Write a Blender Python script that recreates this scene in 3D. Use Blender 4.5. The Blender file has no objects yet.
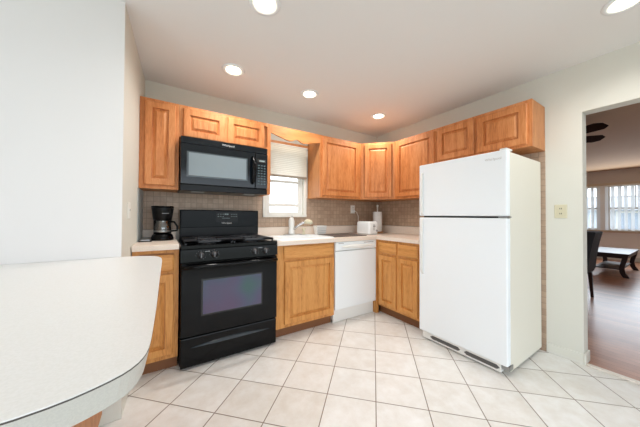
import bpy, bmesh, math, random
from mathutils import Vector, Matrix
random.seed(7)
scene = bpy.context.scene
COL = scene.collection
PI = math.pi

def lin(c):
    out = []
    for v in c:
        v = v / 255.0
        out.append(v / 12.92 if v <= .04045 else ((v + .055) / 1.055) ** 2.4)
    return (out[0], out[1], out[2], 1)

# ------------------------------------------------------------------ camera
CAM = Vector((-.1119, -2.7264, 1.1554))
yaw, pitch, roll = .57, .0131, .0054
right = Vector((math.cos(yaw), -math.sin(yaw), 0))
flat = Vector((math.sin(yaw), math.cos(yaw), 0))
fwd = flat * math.cos(pitch) + Vector((0, 0, 1)) * math.sin(pitch)
up = right.cross(fwd)
R2 = right * math.cos(roll) + up * math.sin(roll)
U2 = up * math.cos(roll) - right * math.sin(roll)
cd = bpy.data.cameras.new('camera')
cam = bpy.data.objects.new('camera', cd)
COL.objects.link(cam)
m = Matrix((R2, U2, -fwd)).transposed().to_4x4()
m.translation = CAM
cam.matrix_world = m
cd.sensor_width = 36
cd.lens = 245.35 * 36 / 640
cd.shift_y = -1.12 / 640
cd.clip_start = .05
scene.camera = cam

# ------------------------------------------------------------------ world and light
w = bpy.data.worlds.new('world')
scene.world = w
w.use_nodes = True
bg = w.node_tree.nodes['Background']
bg.inputs[0].default_value = (.82, .91, 1, 1)
bg.inputs[1].default_value = 3.5

def area(name, loc, rot, sx, sy, power, col=(1, 1, 1)):
    l = bpy.data.lights.new(name, 'AREA')
    l.shape = 'RECTANGLE'
    l.size, l.size_y, l.energy, l.color = sx, sy, power, col
    o = bpy.data.objects.new(name, l)
    COL.objects.link(o)
    o.location = loc
    o.rotation_euler = rot
    return o
# added unseen rear and side fill, tilted to lift the ceiling; living window daylight
area('rear_opening_fill', (.7, -4.28, 1.12), (PI / 2 + .6, 0, 0), 3.4, 2.0, 8, (.88, .94, 1))
area('side_opening_fill', (-2.50, -2.7, 1.3), (PI / 2 + .5, 0, -PI / 2), 2.0, 1.6, 15, (.86, .93, 1))
area('living_window_daylight', (10.02, -2.0, 1.45), (PI / 2, 0, PI / 2), 2.8, 1.3, 66, (.80, .90, 1))

scene.view_settings.view_transform = 'Standard'
scene.view_settings.look = 'None'
scene.view_settings.gamma = 1
scene.view_settings.use_curve_mapping = False
scene.view_settings.exposure = -.25

# ------------------------------------------------------------------ materials
def mat(name, col, rough=.5, metal=0, spec=.5, bump=None, noise=None, emit=None, coat=0):
    m = bpy.data.materials.new(name)
    m.use_nodes = True
    nt = m.node_tree
    b = nt.nodes['Principled BSDF']
    c = lin(col)
    b.inputs['Base Color'].default_value = c
    b.inputs['Roughness'].default_value = rough
    b.inputs['Metallic'].default_value = metal
    b.inputs['Specular IOR Level'].default_value = spec
    b.inputs['Coat Weight'].default_value = coat
    if noise:      # (scale, second colour, detail)
        tc = nt.nodes.new('ShaderNodeTexCoord')
        n = nt.nodes.new('ShaderNodeTexNoise')
        n.inputs['Scale'].default_value = noise[0]
        n.inputs['Detail'].default_value = 4
        nt.links.new(tc.outputs['Object'], n.inputs['Vector'])
        r = nt.nodes.new('ShaderNodeValToRGB')
        r.color_ramp.elements[0].position = .38
        r.color_ramp.elements[1].position = .62
        r.color_ramp.elements[0].color = c
        r.color_ramp.elements[1].color = lin(noise[1])
        nt.links.new(n.outputs['Fac'], r.inputs[0])
        nt.links.new(r.outputs[0], b.inputs['Base Color'])
    if bump:       # (scale, strength)
        tc = nt.nodes.new('ShaderNodeTexCoord')
        n = nt.nodes.new('ShaderNodeTexNoise')
        n.inputs['Scale'].default_value = bump[0]
        nt.links.new(tc.outputs['Object'], n.inputs['Vector'])
        bp = nt.nodes.new('ShaderNodeBump')
        bp.inputs['Strength'].default_value = bump[1]
        bp.inputs['Distance'].default_value = .002
        nt.links.new(n.outputs['Fac'], bp.inputs['Height'])
        nt.links.new(bp.outputs[0], b.inputs['Normal'])
    if emit:
        b.inputs['Emission Color'].default_value = lin(emit[0])
        b.inputs['Emission Strength'].default_value = emit[1]
    return m

def oak(name, base, dark, light, horizontal=False, seed=0):
    m = bpy.data.materials.new(name)
    m.use_nodes = True
    nt = m.node_tree
    L = nt.links.new
    b = nt.nodes['Principled BSDF']
    tc = nt.nodes.new('ShaderNodeTexCoord')
    gm = nt.nodes.new('ShaderNodeNewGeometry')
    mp = nt.nodes.new('ShaderNodeMapping')
    mp.inputs['Location'].default_value = (seed * 3.1, seed * 1.7, seed * 2.3)
    mp.inputs['Scale'].default_value = (1.3, 1.3, 18) if horizontal else (11, 11, 1.15)
    L(gm.outputs['Position'], mp.inputs['Vector'])
    n1 = nt.nodes.new('ShaderNodeTexNoise')          # cathedral figure
    n1.inputs['Scale'].default_value = .9
    n1.inputs['Detail'].default_value = 2
    n1.inputs['Distortion'].default_value = .6
    L(mp.outputs[0], n1.inputs['Vector'])
    mul = nt.nodes.new('ShaderNodeMath'); mul.operation = 'MULTIPLY'; mul.inputs[1].default_value = 7
    L(n1.outputs['Fac'], mul.inputs[0])
    fr = nt.nodes.new('ShaderNodeMath'); fr.operation = 'PINGPONG'; fr.inputs[1].default_value = 1
    L(mul.outputs[0], fr.inputs[0])
    n2 = nt.nodes.new('ShaderNodeTexNoise')          # fine pores
    n2.inputs['Scale'].default_value = 14
    n2.inputs['Detail'].default_value = 6
    L(mp.outputs[0], n2.inputs['Vector'])
    mx = nt.nodes.new('ShaderNodeMath'); mx.operation = 'MULTIPLY_ADD'
    mx.inputs[1].default_value = .26
    L(fr.outputs[0], mx.inputs[0]); 
    m2 = nt.nodes.new('ShaderNodeMath'); m2.operation = 'MULTIPLY'; m2.inputs[1].default_value = .75
    L(n2.outputs['Fac'], m2.inputs[0]); L(m2.outputs[0], mx.inputs[2])
    r = nt.nodes.new('ShaderNodeValToRGB')
    e = r.color_ramp.elements
    e[0].position, e[0].color = .18, lin(dark)
    e[1].position, e[1].color = .78, lin(light)
    k = e.new(.45); k.color = lin(base)
    L(mx.outputs[0], r.inputs[0])
    L(r.outputs[0], b.inputs['Base Color'])
    b.inputs['Roughness'].default_value = .46
    b.inputs['Specular IOR Level'].default_value = .45
    bp = nt.nodes.new('ShaderNodeBump')
    bp.inputs['Strength'].default_value = .15; bp.inputs['Distance'].default_value = .001
    L(n2.outputs['Fac'], bp.inputs['Height']); L(bp.outputs[0], b.inputs['Normal'])
    return m

def grid_mat(name, ua, ub, step, off, line, colA, colB, colG, rough, vary=.5, mott=6, bump=.4):
    """tiles: ua, ub are the two in-plane direction vectors; step, off along each; line = joint width fraction"""
    m = bpy.data.materials.new(name)
    m.use_nodes = True
    nt = m.node_tree
    L = nt.links.new
    b = nt.nodes['Principled BSDF']
    g = nt.nodes.new('ShaderNodeNewGeometry')
    def M(op, a, c=None, v=None, d=None):
        n = nt.nodes.new('ShaderNodeMath'); n.operation = op
        L(a, n.inputs[0])
        if c is not None: L(c, n.inputs[1])
        if v is not None: n.inputs[1].default_value = v
        return n.outputs[0]
    masks, cells = [], []
    for d, s, o, ln in ((ua, step[0], off[0], line[0]), (ub, step[1], off[1], line[1])):
        dt = nt.nodes.new('ShaderNodeVectorMath'); dt.operation = 'DOT_PRODUCT'
        L(g.outputs['Position'], dt.inputs[0]); dt.inputs[1].default_value = d
        x = M('SUBTRACT', dt.outputs['Value'], v=o)
        x = M('DIVIDE', x, v=s)
        cells.append(M('FLOOR', x))
        f = M('FRACT', x)
        f = M('SUBTRACT', f, v=.5); f = M('ABSOLUTE', f)      # .5 at joints
        f = M('SUBTRACT', f, v=.5 - ln); f = M('MAXIMUM', f, v=0); f = M('DIVIDE', f, v=ln * .55)
        f = M('MINIMUM', f, v=1)
        masks.append(f)
    joint = M('MAXIMUM', masks[0], masks[1])
    cb = nt.nodes.new('ShaderNodeCombineXYZ'); L(cells[0], cb.inputs[0]); L(cells[1], cb.inputs[1])
    wn = nt.nodes.new('ShaderNodeTexWhiteNoise'); L(cb.outputs[0], wn.inputs['Vector'])
    ns = nt.nodes.new('ShaderNodeTexNoise'); ns.inputs['Scale'].default_value = mott; ns.inputs['Detail'].default_value = 8
    ns.inputs['Roughness'].default_value = .65
    off3 = nt.nodes.new('ShaderNodeVectorMath'); off3.operation = 'ADD'
    L(g.outputs['Position'], off3.inputs[0])
    sc = nt.nodes.new('ShaderNodeVectorMath'); sc.operation = 'SCALE'; sc.inputs['Scale'].default_value = 5
    L(wn.outputs['Color'], sc.inputs[0]); L(sc.outputs[0], off3.inputs[1])
    L(off3.outputs[0], ns.inputs['Vector'])
    a = M('MULTIPLY', wn.outputs['Value'], v=vary)
    c = M('MULTIPLY', ns.outputs['Fac'], v=1.6); c = M('SUBTRACT', c, v=.3 + vary / 2)
    t = nt.nodes.new('ShaderNodeMath'); t.operation = 'ADD'; t.use_clamp = True
    L(a, t.inputs[0]); L(c, t.inputs[1])
    m1 = nt.nodes.new('ShaderNodeMix'); m1.data_type = 'RGBA'
    m1.inputs[6].default_value = lin(colA); m1.inputs[7].default_value = lin(colB)
    L(t.outputs[0], m1.inputs[0])
    m2 = nt.nodes.new('ShaderNodeMix'); m2.data_type = 'RGBA'
    L(joint, m2.inputs[0]); L(m1.outputs[2], m2.inputs[6]); m2.inputs[7].default_value = lin(colG)
    L(m2.outputs[2], b.inputs['Base Color'])
    inv = M('MULTIPLY', joint, v=-1)
    bp = nt.nodes.new('ShaderNodeBump'); bp.inputs['Strength'].default_value = bump; bp.inputs['Distance'].default_value = .003
    L(inv, bp.inputs['Height']); L(bp.outputs[0], b.inputs['Normal'])
    b.inputs['Roughness'].default_value = rough
    return m

def glass(name, tint=(255, 255, 255), gloss=.12):
    m = bpy.data.materials.new(name); m.use_nodes = True
    nt = m.node_tree; nt.nodes.remove(nt.nodes['Principled BSDF'])
    out = nt.nodes['Material Output']
    t = nt.nodes.new('ShaderNodeBsdfTransparent'); t.inputs[0].default_value = lin(tint)
    g = nt.nodes.new('ShaderNodeBsdfGlossy'); g.inputs['Roughness'].default_value = .02
    mx = nt.nodes.new('ShaderNodeMixShader'); mx.inputs[0].default_value = gloss
    nt.links.new(t.outputs[0], mx.inputs[1]); nt.links.new(g.outputs[0], mx.inputs[2]); nt.links.new(mx.outputs[0], out.inputs[0])
    return m

def fabric_translucent(name, col, tr=.5):
    m = bpy.data.materials.new(name); m.use_nodes = True
    nt = m.node_tree; nt.nodes.remove(nt.nodes['Principled BSDF'])
    out = nt.nodes['Material Output']
    t = nt.nodes.new('ShaderNodeBsdfTranslucent'); t.inputs[0].default_value = lin(col)
    g = nt.nodes.new('ShaderNodeBsdfDiffuse'); g.inputs[0].default_value = lin(col)
    mx = nt.nodes.new('ShaderNodeMixShader'); mx.inputs[0].default_value = tr
    nt.links.new(g.outputs[0], mx.inputs[1]); nt.links.new(t.outputs[0], mx.inputs[2]); nt.links.new(mx.outputs[0], out.inputs[0])
    return m

S2 = .70710678
M_OAK = oak('oak_upright', (200, 124, 68), (162, 96, 46), (220, 152, 96))
M_OAKH = oak('oak_level', (206, 132, 74), (170, 98, 48), (220, 152, 96), True, 2)
M_OAKL = oak('oak_honey_upright', (206, 142, 74), (162, 98, 42), (220, 160, 92), False, 4)
M_OAKLH = oak('oak_honey_level', (206, 142, 74), (164, 100, 44), (220, 160, 92), True, 5)
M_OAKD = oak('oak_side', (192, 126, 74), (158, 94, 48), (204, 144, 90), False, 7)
M_WALL = mat('cream_wall_paint', (222, 220, 210), .7, bump=(60, .12))
M_WALLW = mat('white_wall_paint', (234, 231, 229), .75, bump=(40, .1))
M_CEIL = mat('ceiling_paint', (238, 237, 235), .85, bump=(50, .1))
M_TRIMW = mat('white_trim_paint', (236, 234, 226), .45)
M_BASEB = mat('baseboard_paint', (226, 224, 214), .45)
M_TOE = mat('shaded_toe_board', (128, 82, 48), .6)  # browner than the cabinets, shade of the toe recess put into the colour
M_TILE = grid_mat('diagonal_floor_tile', (1, -1, 0), (1, 1, 0), (.4345, .420), (.900, -.183), (.0125, .0125),
                  (246, 246, 244), (222, 216, 207), (128, 110, 95), .3, .4, 11, .35)
M_SPLASH = grid_mat('small_beige_wall_tile', (1, 1, 0), (0, 0, 1), (.0508, .0508), (.01, 1.02), (.05, .05),
                    (196, 170, 146), (168, 142, 120), (152, 131, 112), .4, .55, 22, .3)
M_WOODF = grid_mat('reddish_strip_flooring', (1, 0, 0), (0, 1, 0), (.07, .9), (0, .1), (.03, .003),
                   (200, 146, 114), (160, 108, 80), (112, 70, 48), .3, .7, 4, .08)
M_COUNTER = mat('beige_laminate', (240, 226, 212), .35, noise=(260, (228, 212, 196), 2))
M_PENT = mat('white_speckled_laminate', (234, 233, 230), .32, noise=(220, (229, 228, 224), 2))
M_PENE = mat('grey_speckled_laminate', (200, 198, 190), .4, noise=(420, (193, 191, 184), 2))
M_SEAM = mat('dark_seam', (70, 64, 58), .6)
M_WHITE = mat('white_enamel', (241, 245, 246), .28, coat=.2)
M_FRIDGE = mat('white_textured_steel', (244, 249, 252), .38, bump=(320, .12))
M_FRSIDE = mat('shaded_fridge_side', (232, 228, 214), .42, bump=(320, .12))  # darker cream than the front, side shading put into the colour
M_WPLAST = mat('white_plastic', (236, 235, 230), .4)
M_CREAM = mat('cream_plastic', (216, 208, 180), .4)
M_SLOT = mat('dark_recess', (40, 36, 34), .7)
M_BLACK = mat('black_enamel', (5, 5, 6), .10, spec=.2)
M_BLACKM = mat('black_satin_plastic', (8, 8, 9), .28, spec=.22)
M_MWAVE = mat('blue_black_gloss', (12, 18, 24), .12, spec=.4)
M_IRON = mat('grey_black_cast_iron', (56, 58, 62), .5, spec=.3)
M_CHROME = mat('chrome', (205, 205, 205), .16, 1)
M_STEEL = mat('brushed_steel', (160, 162, 162), .35, 1)
M_GREYP = mat('grey_print', (168, 170, 172), .5)
M_MWGL = mat('smoked_grey_mesh_glass', (130, 142, 148), .2, spec=.5)
M_LOGO = mat('silver_lettering', (222, 222, 222), .4)
M_DISP = mat('display_segments', (150, 170, 170), .3)
M_DARKW = mat('dark_espresso_wood', (42, 24, 20), .35, spec=.3)
M_DCLOTH = mat('charcoal_upholstery', (32, 32, 36), .8, bump=(200, .3))
M_LAMP = mat('lit_bulb', (255, 250, 240), .5, emit=((255, 236, 205), 14))
M_GLASS = glass('window_glass')
M_CGLASS = glass('carafe_glass', (190, 185, 180), .22)
M_SHADE = fabric_translucent('cream_shade_fabric', (250, 244, 230), .42)
M_BLIND = fabric_translucent('white_blind_vane', (250, 252, 254), .75)
M_PAPER = mat('paper_towel', (240, 240, 238), .9, bump=(90, .4))
M_MAT = mat('dark_taupe_mat', (92, 82, 76), .6)
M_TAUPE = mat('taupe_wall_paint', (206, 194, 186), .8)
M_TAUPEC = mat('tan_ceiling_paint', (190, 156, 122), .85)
M_LWALL = mat('living_cream_paint', (246, 242, 236), .8)
M_TANTR = mat('tan_window_trim', (206, 188, 166), .5)
M_BRASSW = mat('tan_wood', (190, 150, 110), .5)
M_SIDING = mat('pale_blue_siding', (214, 222, 232), .8)
M_ROOF = mat('grey_shingle', (190, 194, 200), .9)
M_LAWN = mat('outside_ground', (170, 172, 160), .95)

# oven window: dark glass, iridescent reflection painted into its base colour
M_OVGL = bpy.data.materials.new('painted_sheen_oven_glass'); M_OVGL.use_nodes = True
_b = M_OVGL.node_tree.nodes['Principled BSDF']
_nt = M_OVGL.node_tree
_tc = _nt.nodes.new('ShaderNodeNewGeometry'); _mp = _nt.nodes.new('ShaderNodeMapping')
_mp.inputs['Scale'].default_value = (2.2, .5, 2.0)
_n = _nt.nodes.new('ShaderNodeTexNoise'); _n.inputs['Scale'].default_value = 1.6; _n.inputs['Detail'].default_value = 1
_r = _nt.nodes.new('ShaderNodeValToRGB'); _r.color_ramp.elements[0].position = .34; _r.color_ramp.elements[1].position = .66
_r.color_ramp.elements[0].color = lin((84, 70, 98)); _r.color_ramp.elements[1].color = lin((58, 88, 90))
_k = _r.color_ramp.elements.new(.5); _k.color = lin((74, 76, 102))
_nt.links.new(_tc.outputs['Position'], _mp.inputs[0]); _nt.links.new(_mp.outputs[0], _n.inputs['Vector'])
_nt.links.new(_n.outputs['Fac'], _r.inputs[0]); _nt.links.new(_r.outputs[0], _b.inputs['Base Color'])
_b.inputs['Roughness'].default_value = .16

# ------------------------------------------------------------------ mesh helpers
ORG = {}

class MB:
    def __init__(self):
        self.bm = bmesh.new()
        self.smooth = False
    def _new(self, vs, fs, sm=False):
        bv = [self.bm.verts.new(v) for v in vs]
        out = []
        for f in fs:
            try:
                ff = self.bm.faces.new([bv[i] for i in f]); ff.smooth = sm; out.append(ff)
            except ValueError:
                pass
        return bv, out
    def box(self, x0, x1, y0, y1, z0, z1, bev=0, seg=2):
        t = bmesh.new()
        bmesh.ops.create_cube(t, size=1)
        for v in t.verts:
            v.co = Vector(((x0 + x1) / 2 + v.co.x * (x1 - x0), (y0 + y1) / 2 + v.co.y * (y1 - y0), (z0 + z1) / 2 + v.co.z * (z1 - z0)))
        if bev:
            bmesh.ops.bevel(t, geom=t.edges[:], offset=bev, segments=seg, affect='EDGES', profile=.5)
        self.merge(t)
        return self
    def merge(self, t, M=None):
        idx = {}
        for v in t.verts:
            idx[v] = self.bm.verts.new(M @ v.co if M else v.co)
        for f in t.faces:
            try:
                n = self.bm.faces.new([idx[v] for v in f.verts]); n.smooth = f.smooth
            except ValueError:
                pass
        t.free()
    def loft(self, loops, cap0=True, cap1=True, sm=False, closed=True):
        vs = [[self.bm.verts.new(p) for p in lp] for lp in loops]
        n = len(loops[0])
        for a, b in zip(vs[:-1], vs[1:]):
            for i in range(n if closed else n - 1):
                j = (i + 1) % n
                f = self.bm.faces.new((a[i], a[j], b[j], b[i])); f.smooth = sm
        if cap0: self.bm.faces.new(list(reversed(vs[0])))
        if cap1: self.bm.faces.new(vs[-1])
        return self
    def lathe(self, prof, c, axis='z', n=24, sm=True, cap0=True, cap1=True):
        loops = []
        for r, h in prof:
            lp = []
            for i in range(n):
                a = 2 * PI * i / n
                u, v = max(r, 1e-4) * math.cos(a), max(r, 1e-4) * math.sin(a)
                if axis == 'z': p = (c[0] + u, c[1] + v, c[2] + h)
                elif axis == 'y': p = (c[0] + u, c[1] + h, c[2] - v)
                else: p = (c[0] + h, c[1] + u, c[2] + v)
                lp.append(p)
            loops.append(lp)
        return self.loft(loops, cap0, cap1, sm)
    def tube(self, pts, r, n=10, sm=True):
        pts = [Vector(p) for p in pts]
        loops = []
        rr = r if isinstance(r, (list, tuple)) else [r] * len(pts)
        prev = None
        for i, p in enumerate(pts):
            d = (pts[min(i + 1, len(pts) - 1)] - pts[max(i - 1, 0)]).normalized()
            if prev is None:
                a = Vector((0, 0, 1)) if abs(d.z) < .9 else Vector((1, 0, 0))
                u = d.cross(a).normalized()
            else:
                u = (prev - d * prev.dot(d)).normalized()
            prev = u
            v = d.cross(u)
            loops.append([p + (u * math.cos(2 * PI * k / n) + v * math.sin(2 * PI * k / n)) * rr[i] for k in range(n)])
        return self.loft(loops, True, True, sm)
    def prism(self, poly, z0, z1, bev=0):
        t = bmesh.new()
        a = [t.verts.new((x, y, z0)) for x, y in poly]
        b = [t.verts.new((x, y, z1)) for x, y in poly]
        t.faces.new(list(reversed(a))); t.faces.new(b)
        n = len(poly)
        for i in range(n):
            t.faces.new((a[i], a[(i + 1) % n], b[(i + 1) % n], b[i]))
        if bev:
            bmesh.ops.bevel(t, geom=[e for e in t.edges if abs(e.verts[0].co.z - e.verts[1].co.z) < 1e-6], offset=bev, segments=2, affect='EDGES')
        self.merge(t)
        return self
    def xform(self, M):
        for v in self.bm.verts: v.co = M @ v.co
        return self

def kind(o, k='structure'):
    o['kind'] = k
    return o

def build(name, mb, material, parent=None, loc=None):
    me = bpy.data.meshes.new(name)
    bmesh.ops.recalc_face_normals(mb.bm, faces=mb.bm.faces)
    org = ORG[parent] if parent is not None else Vector(loc) if loc is not None else Vector((0, 0, 0))
    for v in mb.bm.verts: v.co -= org
    mb.bm.to_mesh(me); mb.bm.free()
    me.materials.append(material)
    o = bpy.data.objects.new(name, me)
    COL.objects.link(o)
    if parent is not None:
        o.parent = parent
    else:
        o.location = org
    ORG[o] = org
    return o

def tag(o, label, cat, group=None):
    o['label'] = label; o['category'] = cat
    if group: o['group'] = group
    return o

def thing(name, label, cat, loc, group=None):
    o = bpy.data.objects.new(name, None)
    COL.objects.link(o)
    o.empty_display_size = .1
    o.location = loc
    ORG[o] = Vector(loc)
    return tag(o, label, cat, group)

def box(*a, **k):
    return MB().box(*a, **k)

def frame(P, ux, n):
    """matrix: local x along ux, local y up, local z along the outward normal n"""
    ux = Vector(ux).normalized(); n = Vector(n).normalized()
    M = Matrix((ux, Vector((0, 0, 1)), n)).transposed().to_4x4()
    M.translation = Vector(P)
    return M

def rect_loop(w, h, i, z):
    return [(i, i, z), (w - i, i, z), (w - i, h - i, z), (i, h - i, z)]

def panel_door(w, h, t=.02, fw=.055):
    fw = min(fw, w * .24, h * .24)
    mb = MB()
    prof = [(0, 0), (0, t - .005), (.005, t), (fw - .002, t), (fw, t - .016), (fw + .008, t - .016), (fw + .030, t - .002)]
    mb.loft([rect_loop(w, h, i, z) for i, z in prof])
    return mb

def slab_front(w, h, t=.02):
    mb = MB()
    mb.loft([rect_loop(w, h, i, z) for i, z in [(0, 0), (0, t - .008), (.009, t - .002), (.012, t)]])
    return mb

def text_mesh(body, size, M, depth=.0006, mat_=None, parent=None, name='lettering', align='CENTER'):
    cu = bpy.data.curves.new('txt', 'FONT')
    cu.body = body; cu.size = size; cu.extrude = depth; cu.align_x = align
    to = bpy.data.objects.new('txt', cu)
    me = bpy.data.meshes.new_from_object(to)
    me.transform(M)
    org = ORG[parent]
    me.transform(Matrix.Translation(-org))
    me.materials.clear(); me.materials.append(mat_ or M_LOGO)
    me.name = name
    bpy.data.objects.remove(to); bpy.data.curves.remove(cu)
    o = bpy.data.objects.new(name, me)
    COL.objects.link(o); o.parent = parent; ORG[o] = org
    return o

# ------------------------------------------------------------------ setting
H = 2.3824
RX = 2.678
BACK = -4.35
LEFT = -2.62
kind(build('floor', box(LEFT, RX, BACK, .12, -.1, 0), M_TILE))
kind(build('ceiling', box(LEFT - .12, RX + .06, BACK - .12, .14, H, H + .1), M_CEIL))
WX0, WX1, WZ0, WZ1 = .895, 1.385, 1.165, 1.955      # window opening
wb = MB()
wb.box(-2.7, WX0, 0, .14, 0, H); wb.box(WX1, RX + .12, 0, .14, 0, H)
wb.box(WX0, WX1, 0, .14, 0, WZ0); wb.box(WX0, WX1, 0, .14, WZ1, H)
kind(build('wall_back', wb, M_WALL))
# left partition (a block with a flush cream return and a white front)
CX0, CX1, CY = -.262, -.308, -.93
kind(build('wall_left_return', MB().prism([(CX0, 0), (CX1, CY + .004), (CX1 - .1, CY + .004), (CX0 - .1, 0)], 0, H), M_WALL))
kind(build('wall_left', MB().prism([(CX1 - .1, CY + .06), (CX1 - .1, CY + .004), (CX1 - .0005, CY + .004), (CX1 - .001, CY), (LEFT, CY), (LEFT, CY + .06)], 0, H), M_WALLW))
kind(build('wall_far_left', MB().box(LEFT - .12, LEFT, CY + .06, -1.7, 0, H).box(LEFT - .12, LEFT, BACK, -3.7, 0, H)
     .box(LEFT - .12, LEFT, -3.7, -1.7, 0, .7).box(LEFT - .12, LEFT, -3.7, -1.7, 2.2, H), M_WALLW))
kind(build('wall_rear', MB().box(LEFT - .12, -1.0, BACK - .12, BACK, 0, H).box(2.4, RX + .12, BACK - .12, BACK, 0, H)
     .box(-1.0, 2.4, BACK - .12, BACK, 0, .1).box(-1.0, 2.4, BACK - .12, BACK, 2.15, H), M_WALL))
OY, OZ, OY2 = -2.216, 1.99, -3.55                  # doorway into the living room
kind(build('wall_right', MB().box(RX, RX + .12, OY, 0, 0, H).box(RX, RX + .12, OY2, OY, OZ, H).box(RX, RX + .12, BACK, OY2, 0, H), M_WALL))

def window_frame(name, x0, x1, y, z0, z1, rails):
    pass

# kitchen window: casing, frame, sashes
wt = MB()
wt.box(WX0 - .045, WX0, -.02, 0, WZ0 - .03, WZ1 + .045, bev=.003)
wt.box(WX1, WX1 + .035, -.02, 0, WZ0 - .03, WZ1 + .045, bev=.003)
wt.box(WX0, WX1, -.02, 0, WZ1, WZ1 + .045, bev=.003)
wt.box(WX0 - .045, WX1 + .035, -.028, 0, WZ0 - .03, WZ0, bev=.003)
win = kind(build('window_1', wt, M_TRIMW))
sf = MB()
for a, b in ((WX0, WX0 + .03), (WX1 - .03, WX1)): sf.box(a, b, .03, .08, WZ0, WZ1)
sf.box(WX0 + .03, WX1 - .03, .03, .08, WZ0, WZ0 + .03); sf.box(WX0 + .03, WX1 - .03, .03, .08, WZ1 - .03, WZ1)
kind(build('window_frame', sf, M_WPLAST, win))
sr = MB()
sr.box(WX0 + .03, WX1 - .03, .035, .06, 1.262, 1.30, bev=.003)
sr.box(WX0 + .03, WX1 - .03, .045, .07, 1.555, 1.585, bev=.003)
sr.box(WX0 + .03, WX0 + .055, .04, .065, WZ0 + .03, WZ1 - .03); sr.box(WX1 - .055, WX1 - .03, .04, .065, WZ0 + .03, WZ1 - .03)
kind(build('window_sash', sr, M_WPLAST, win))
kind(build('window_pane', box(WX0 + .05, WX1 - .05, .05, .053, WZ0 + .03, WZ1 - .03), M_GLASS, win))

# backsplash tiles (fixed to the walls)
kind(build('trim_1', MB().box(-.26, WX0 - .045, -.008, 0, 1.018, 1.375).box(WX0 - .045, WX1 + .035, -.008, 0, 1.018, WZ0 - .03)
     .box(WX1 + .035, RX, -.008, 0, 1.018, 1.375), M_SPLASH))
kind(build('trim_2', MB().box(RX - .009, RX, -1.20, -.009, 1.018, 1.375).box(RX - .009, RX, -1.994, -1.20, 0, 1.73), M_SPLASH))

# baseboards
kind(build('baseboard_right', MB().box(RX - .014, RX, OY, -1.995, 0, .085, bev=.004).box(RX - .014, RX + .12, OY - .013, OY, 0, .085, bev=.004), M_BASEB))
kind(build('baseboard_left', MB().box(LEFT, CX1 + .012, CY - .014, CY, 0, .125, bev=.004).prism([(CX1 + .013, CY - .014), (-.281, -.64), (-.2935, -.64), (CX1, CY)], 0, .125), M_BASEB))
kind(build('trim_3', box(RX - .01, RX + .03, OY2, OY - .013, 0, .012, bev=.004), mat('threshold_metal', (226, 216, 204), .3)))

# ------------------------------------------------------------------ living room shell
LX, LY0, LY1, LH = 10.2, -5.2, .6, 2.44
kind(build('floor_living_room', box(RX, LX + .1, LY0, LY1, -.1, -.002), M_WOODF))
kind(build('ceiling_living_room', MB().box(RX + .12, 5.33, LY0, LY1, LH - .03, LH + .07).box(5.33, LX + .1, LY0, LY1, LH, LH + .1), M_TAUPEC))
lw = MB()
wins = [(-1.157, -.45), (-2.75, -1.304)]
z0, z1 = .79, 2.03
lw.box(LX, LX + .12, LY0, -2.75, 0, LH); lw.box(LX, LX + .12, -1.304, -1.157, z0, z1); lw.box(LX, LX + .12, -.45, LY1, 0, LH)
lw.box(LX, LX + .12, -2.75, -.45, 0, z0); 
kind(build('wall_far', lw, M_LWALL))
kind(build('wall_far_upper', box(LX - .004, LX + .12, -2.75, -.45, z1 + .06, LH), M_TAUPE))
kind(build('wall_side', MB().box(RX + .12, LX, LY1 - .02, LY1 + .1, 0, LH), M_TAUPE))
kind(build('wall_near_side', box(RX + .12, LX, LY0 - .1, LY0, 0, LH), M_LWALL))
kind(build('baseboard_far', box(LX - .015, LX, LY0, LY1 - .02, 0, .11, bev=.004), M_BASEB))
kind(build('trim_4', MB().box(LX - .03, LX + .12, -2.80, -.40, z1, z1 + .06, bev=.004).box(LX - .06, LX + .1, -2.80, -.40, z0 - .05, z0, bev=.004), M_TANTR))
for k, (a, b) in enumerate(wins):
    f = MB()
    f.box(LX + .02, LX + .08, a, a + .05, z0, z1); f.box(LX + .02, LX + .08, b - .05, b, z0, z1)
    f.box(LX + .02, LX + .08, a + .05, b - .05, z0, z0 + .05); f.box(LX + .02, LX + .08, a + .05, b - .05, z1 - .05, z1)
    f.box(LX + .03, LX + .07, a + .05, b - .05, 1.37, 1.42)
    ny = max(2, round((b - a) / .24))
    for i in range(1, ny):
        y = a + (b - a) * i / ny
        f.box(LX + .045, LX + .06, y - .009, y + .009, 1.42, z1 - .05)
    f.box(LX + .045, LX + .06, a + .05, b - .05, 1.70, 1.718)
    wo = kind(build('window_%d' % (k + 2), f, M_WPLAST))
    kind(build('window_pane', box(LX + .05, LX + .053, a + .05, b - .05, z0 + .05, z1 - .05), M_GLASS, wo))
    t = thing('vertical_blind', ('sheer white vertical blind over the wide living room window' if k else
              'sheer white vertical blind over the narrow living room window beside the doorway jamb'), 'blind', (LX - .05, (a + b) / 2, z0), 'vertical blinds in the living room')
    build('headrail', box(LX - .075, LX - .035, a - .03, b + .03, z1 - .04, z1 - .002, bev=.004), M_WPLAST, t)
    v = MB()
    n = int((b - a) / .105)
    for i in range(n + 1):
        y = a + (b - a) * i / n
        c, s = math.cos(.75) * .042, math.sin(.75) * .042
        v.prism([(LX - .055 - s, y - c), (LX - .055 - s + .002, y - c - .001), (LX - .055 + s, y + c), (LX - .055 + s - .002, y + c + .001)] if False else
                [(LX - .055 - s * .5, y - c), (LX - .053 - s * .5, y - c), (LX - .053 + s * .5, y + c), (LX - .055 + s * .5, y + c)], z0 + .01, z1 - .04)
    build('vanes', v, M_BLIND, t)

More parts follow.
